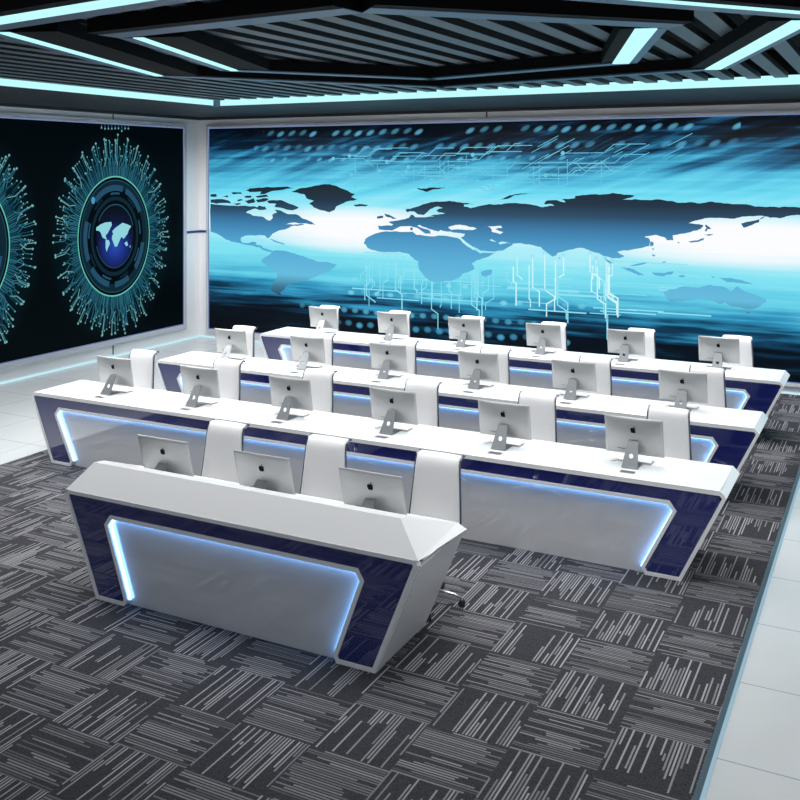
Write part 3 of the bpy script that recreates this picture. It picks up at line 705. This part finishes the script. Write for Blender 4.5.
def keyboard():
    root = empty('keyboard')
    m = MB(); m.hexa([(-.14, -.06, 0), (.14, -.06, 0), (.14, .06, 0), (-.14, .06, 0), (-.14, -.06, .013), (.14, -.06, .013), (.14, .06, .006), (-.14, .06, .006)], M['alu']); m.build('case', root, bevel=.002, seg=1)
    m = MB()
    for r in range(5):
        for c in range(14):
            x0 = -.135+c*.0193; y0 = -.053+r*.0215; h = .0135-(y0+.06)/.12*.007
            m.box(x0, x0+.0165, y0, y0+.018, h-.002, h+.0015, M['key'])
    tag(m.build('keys', root), 'white keys'); return root
def mouse():
    m = MB(); m.mi(M['key']); n, k = 14, 6; rows = []
    for j in range(k+1):
        t = j/k; r = math.cos(t*PI/2); z = .022*math.sin(t*PI/2)
        rows.append([m.bm.verts.new((.028*max(r, .02)*math.cos(2*PI*i/n), .052*max(r, .02)*math.sin(2*PI*i/n), z)) for i in range(n)])
    for A, B in zip(rows, rows[1:]):
        for i in range(n): m.bm.faces.new((A[i], A[(i+1) % n], B[(i+1) % n], B[i])).smooth = True
    m.bm.faces.new(rows[0][::-1]); m.bm.faces.new(rows[-1])
    return m.build('mouse')
zt = DZ + .010
i0, k0, m0 = imac(.485, .32, math.radians(10), .228), keyboard(), mouse()
used = False
for r, (Y, rn) in enumerate(zip(ROWY, ROWN)):
    for j, xx in enumerate(IMX):
        if r == 0 and j == 0: o, k, ms = i0, k0, m0
        else: o, k, ms = copy_tree(i0), copy_tree(k0), copy_tree(m0)
        yy = Y + (.29 if r == 0 else .36)
        o.location = (xx + (.012 if j else 0), yy, zt); k.location = (xx+.01, yy+.175, zt); ms.location = (xx-.165, yy+.135, zt)
        tag(o, f'silver all-in-one computer, {ORD[j]} from the circuit-eye screen on the {rn}', 'computer', f'computers on the {rn}')
        tag(k, f'white keyboard before the {ORD[j]} computer from the circuit-eye screen, {rn}', 'keyboard', f'keyboards on the {rn}')
        tag(ms, f'white mouse beside the {ORD[j]} computer from the circuit-eye screen, {rn}', 'mouse', f'mice on the {rn}')
iA = imac(.50, .325, math.radians(15), .168)
for j, (xx, lab) in enumerate(((-5.10, 'at the narrow end by the circuit-eye screen'), (-4.165, 'in the middle'), (-3.25, 'at the end by the white tiled aisle'))):
    o = iA if j == 0 else copy_tree(iA)
    o.location = (xx, 5.85, .765+.012)
    tag(o, f'silver all-in-one computer on the short front desk, {["farthest from", "between the two beside", "closest to"][j]} the tiled aisle' if j != 1 else 'silver all-in-one computer in the middle of the short front desk', 'computer', 'computers on the short front desk')

# ------------------------------------------------------------------ chairs
def chair():
    root = empty('office_chair')
    prof = [(-.24, .425), (-.225, .455), (-.19, .468), (-.05, .462), (.08, .455), (.135, .462), (.165, .492), (.185, .56), (.205, .69), (.222, .84), (.234, .945), (.248, .99), (.270, 1.015), (.298, 1.024), (.325, 1.016)]
    # smooth the profile
    def cr(P, n=4):
        out = []
        for i in range(len(P)-1):
            p0, p1, p2, p3 = P[max(i-1, 0)], P[i], P[i+1], P[min(i+2, len(P)-1)]
            for q in range(n):
                t = q/n
                out.append(tuple(.5*((2*b)+(-a+c)*t+(2*a-5*b+4*c-d)*t*t+(-a+3*b-3*c+d)*t**3) for a, b, c, d in zip(p0, p1, p2, p3)))
        return out+[P[-1]]
    P = cr(prof); th = .026
    def half(z, y):
        return .205 if z < .56 else .205-.030*min(1, (z-.56)/.42)
    def slab(idx0, idx1, name):
        m = MB(); m.mi(M['leather']); rows = []
        for i in range(idx0, idx1+1):
            y, z = P[i]; a = P[max(i-1, 0)]; b = P[min(i+1, len(P)-1)]
            ty, tz = b[0]-a[0], b[1]-a[1]; L = math.hypot(ty, tz); ny, nz = tz/L, -ty/L     # normal to the back/underside
            w = half(z, y); row = []
            for (sx, o) in ((-1, 0), (-.92, -.006), (-.5, -.009), (0, -.010), (.5, -.009), (.92, -.006), (1, 0), (1, th), (0, th+.002), (-1, th)):
                row.append(m.bm.verts.new((sx*w, y+ny*o, z+nz*o)))
            rows.append(row)
        for A, B in zip(rows, rows[1:]):
            n = len(A)
            for q in range(n):
                f = m.bm.faces.new((A[q], A[(q+1) % n], B[(q+1) % n], B[q])); f.smooth = True
        m.bm.faces.new(rows[0][::-1]); m.bm.faces.new(rows[-1])
        return m.build(name, root)
    cut = next(i for i, p in enumerate(P) if p[1] > .50 and p[0] > .15)
    slab(0, cut, 'seat'); slab(cut, len(P)-1, 'backrest')
    for sx in (-1, 1):
        m = MB(); m.tube([(sx*(half(z, y)+.008), y+.012, z) for y, z in P[3:]], .008, M['rail'], 8); tag(m.build('side_rail', root), 'dark chrome side rail')
    m = MB(); m.tube([(0, 0, .40), (0, 0, .435)], .07, M['chrome'], 14); m.box(-.19, .19, -.03, .03, .415, .435, M['chrome']); m.build('seat_plate', root)
    m = MB(); m.tube([(0, 0, .09), (0, 0, .25)], .028, M['chrome'], 12); m.tube([(0, 0, .25), (0, 0, .41)], .017, M['chrome'], 12); m.build('gas_lift', root)
    m = MB(); m.tube([(0, 0, .075), (0, 0, .125)], .038, M['chrome'], 14); m.build('hub', root)
    for i in range(5):
        a = math.radians(15+72*i); c, s = math.cos(a), math.sin(a)
        m = MB(); m.tube([(.03*c, .03*s, .105), (.12*c, .12*s, .105), (.23*c, .23*s, .085), (.285*c, .285*s, .065)], .015, M['chrome'], 8, .010); lg = m.build('leg', root)
        m = MB(); px, py = .285*c, .285*s
        for w in (-1, 1):
            m.tube([(px-s*.008*w-s*.009*w, py+c*.017*w, .027), (px-s*.006*w, py+c*.006*w, .027)], .026, M['rubber'], 12)
        m.tube([(px, py, .027), (px, py, .06)], .007, M['chrome'], 8); tag(m.build('caster', lg), 'black twin caster')
    return root
c0 = chair(); firstc = True
CHX = [-8.0, -6.745, -5.53, -4.29, -3.055, -1.81]
for r, (Y, rn) in enumerate(zip(ROWY, ROWN)):
    for j, xx in enumerate(CHX):
        o = c0 if firstc else copy_tree(c0); firstc = False
        o.location = (xx-.02, Y+.98, .008)
        tag(o, f'white swivel chair, {ORD[j]} from the circuit-eye screen at the {rn}', 'chair', f'chairs at the {rn}')
for j, xx in enumerate((-5.09, -4.085, -3.095)):
    o = copy_tree(c0); o.location = (xx, 6.445, .008)
    tag(o, ['white high-backed swivel chair at the short front desk, farthest from the tiled aisle', 'white high-backed swivel chair behind the middle of the short front desk', 'white high-backed swivel chair at the short front desk, closest to the tiled aisle'][j], 'chair', 'chairs at the short front desk')

# ------------------------------------------------------------------ light
def area(name, loc, sx, sy, power, col=(1, 1, 1), spread=150):
    l = bpy.data.lights.new(name, 'AREA'); l.shape = 'RECTANGLE'; l.size = sx; l.size_y = sy; l.energy = power; l.color = col; l.spread = math.radians(spread)
    o = bpy.data.objects.new(name, l); COL.objects.link(o); o.location = loc; return o
for xx in (-7.4, -4.8, -2.2):
    for yy in (6.3, 9.1, 11.6): area('added_overhead_fill', (xx, yy, 4.13), 2.2, 2.2, 39, (1, .99, .98), 105)  # added overhead fill over the desks, no fixture behind it
for yy in (6.5, 10.5): area('added_overhead_fill', (-10.4, yy, 4.13), 1.4, 2.6, 34, (1, .99, .98), 140)  # more added fill, on the circuit-screen side
for yy in (5.0, 9.0): area('added_overhead_fill', (.6, yy, 4.13), 1.2, 2.6, 34, (1, .99, .98), 130)  # more added fill, over the tiled aisle
for xx in (-9.5, -5.5, -1.5):
    o = area('added_wall_fill', (xx, 12.9, 4.12), 3.0, .5, 105, (1, 1, 1), 120); o.rotation_euler = (math.radians(28), 0, 0)  # added fill to brighten the map wall, no fixture behind it
for yy in (8.0, 11.5):
    o = area('added_wall_fill', (-9.9, yy, 4.12), .5, 3.0, 95, (1, 1, 1), 120); o.rotation_euler = (0, math.radians(-28), 0)  # added fill on the circuit-screen side, likewise without a fixture
w = bpy.data.worlds.new('room_air'); SC.world = w; w.use_nodes = True
bg = w.node_tree.nodes['Background']; bg.inputs[0].default_value = (.85, .92, 1.0, 1); bg.inputs[1].default_value = .42

cam = bpy.data.cameras.new('camera'); co = bpy.data.objects.new('camera', cam); COL.objects.link(co)
co.location = (0, 0, CAMH); co.rotation_euler = (PI/2, 0, TH)
cam.sensor_fit = 'HORIZONTAL'; cam.sensor_width = 36; cam.lens = FPX/800*36
cam.shift_y = -(400-HYP)/800
cam.clip_start = .05; cam.clip_end = 100
SC.camera = co
vs = SC.view_settings
vs.view_transform = 'Standard'; vs.look = 'None'; vs.exposure = 0; vs.gamma = 1; vs.use_curve_mapping = False
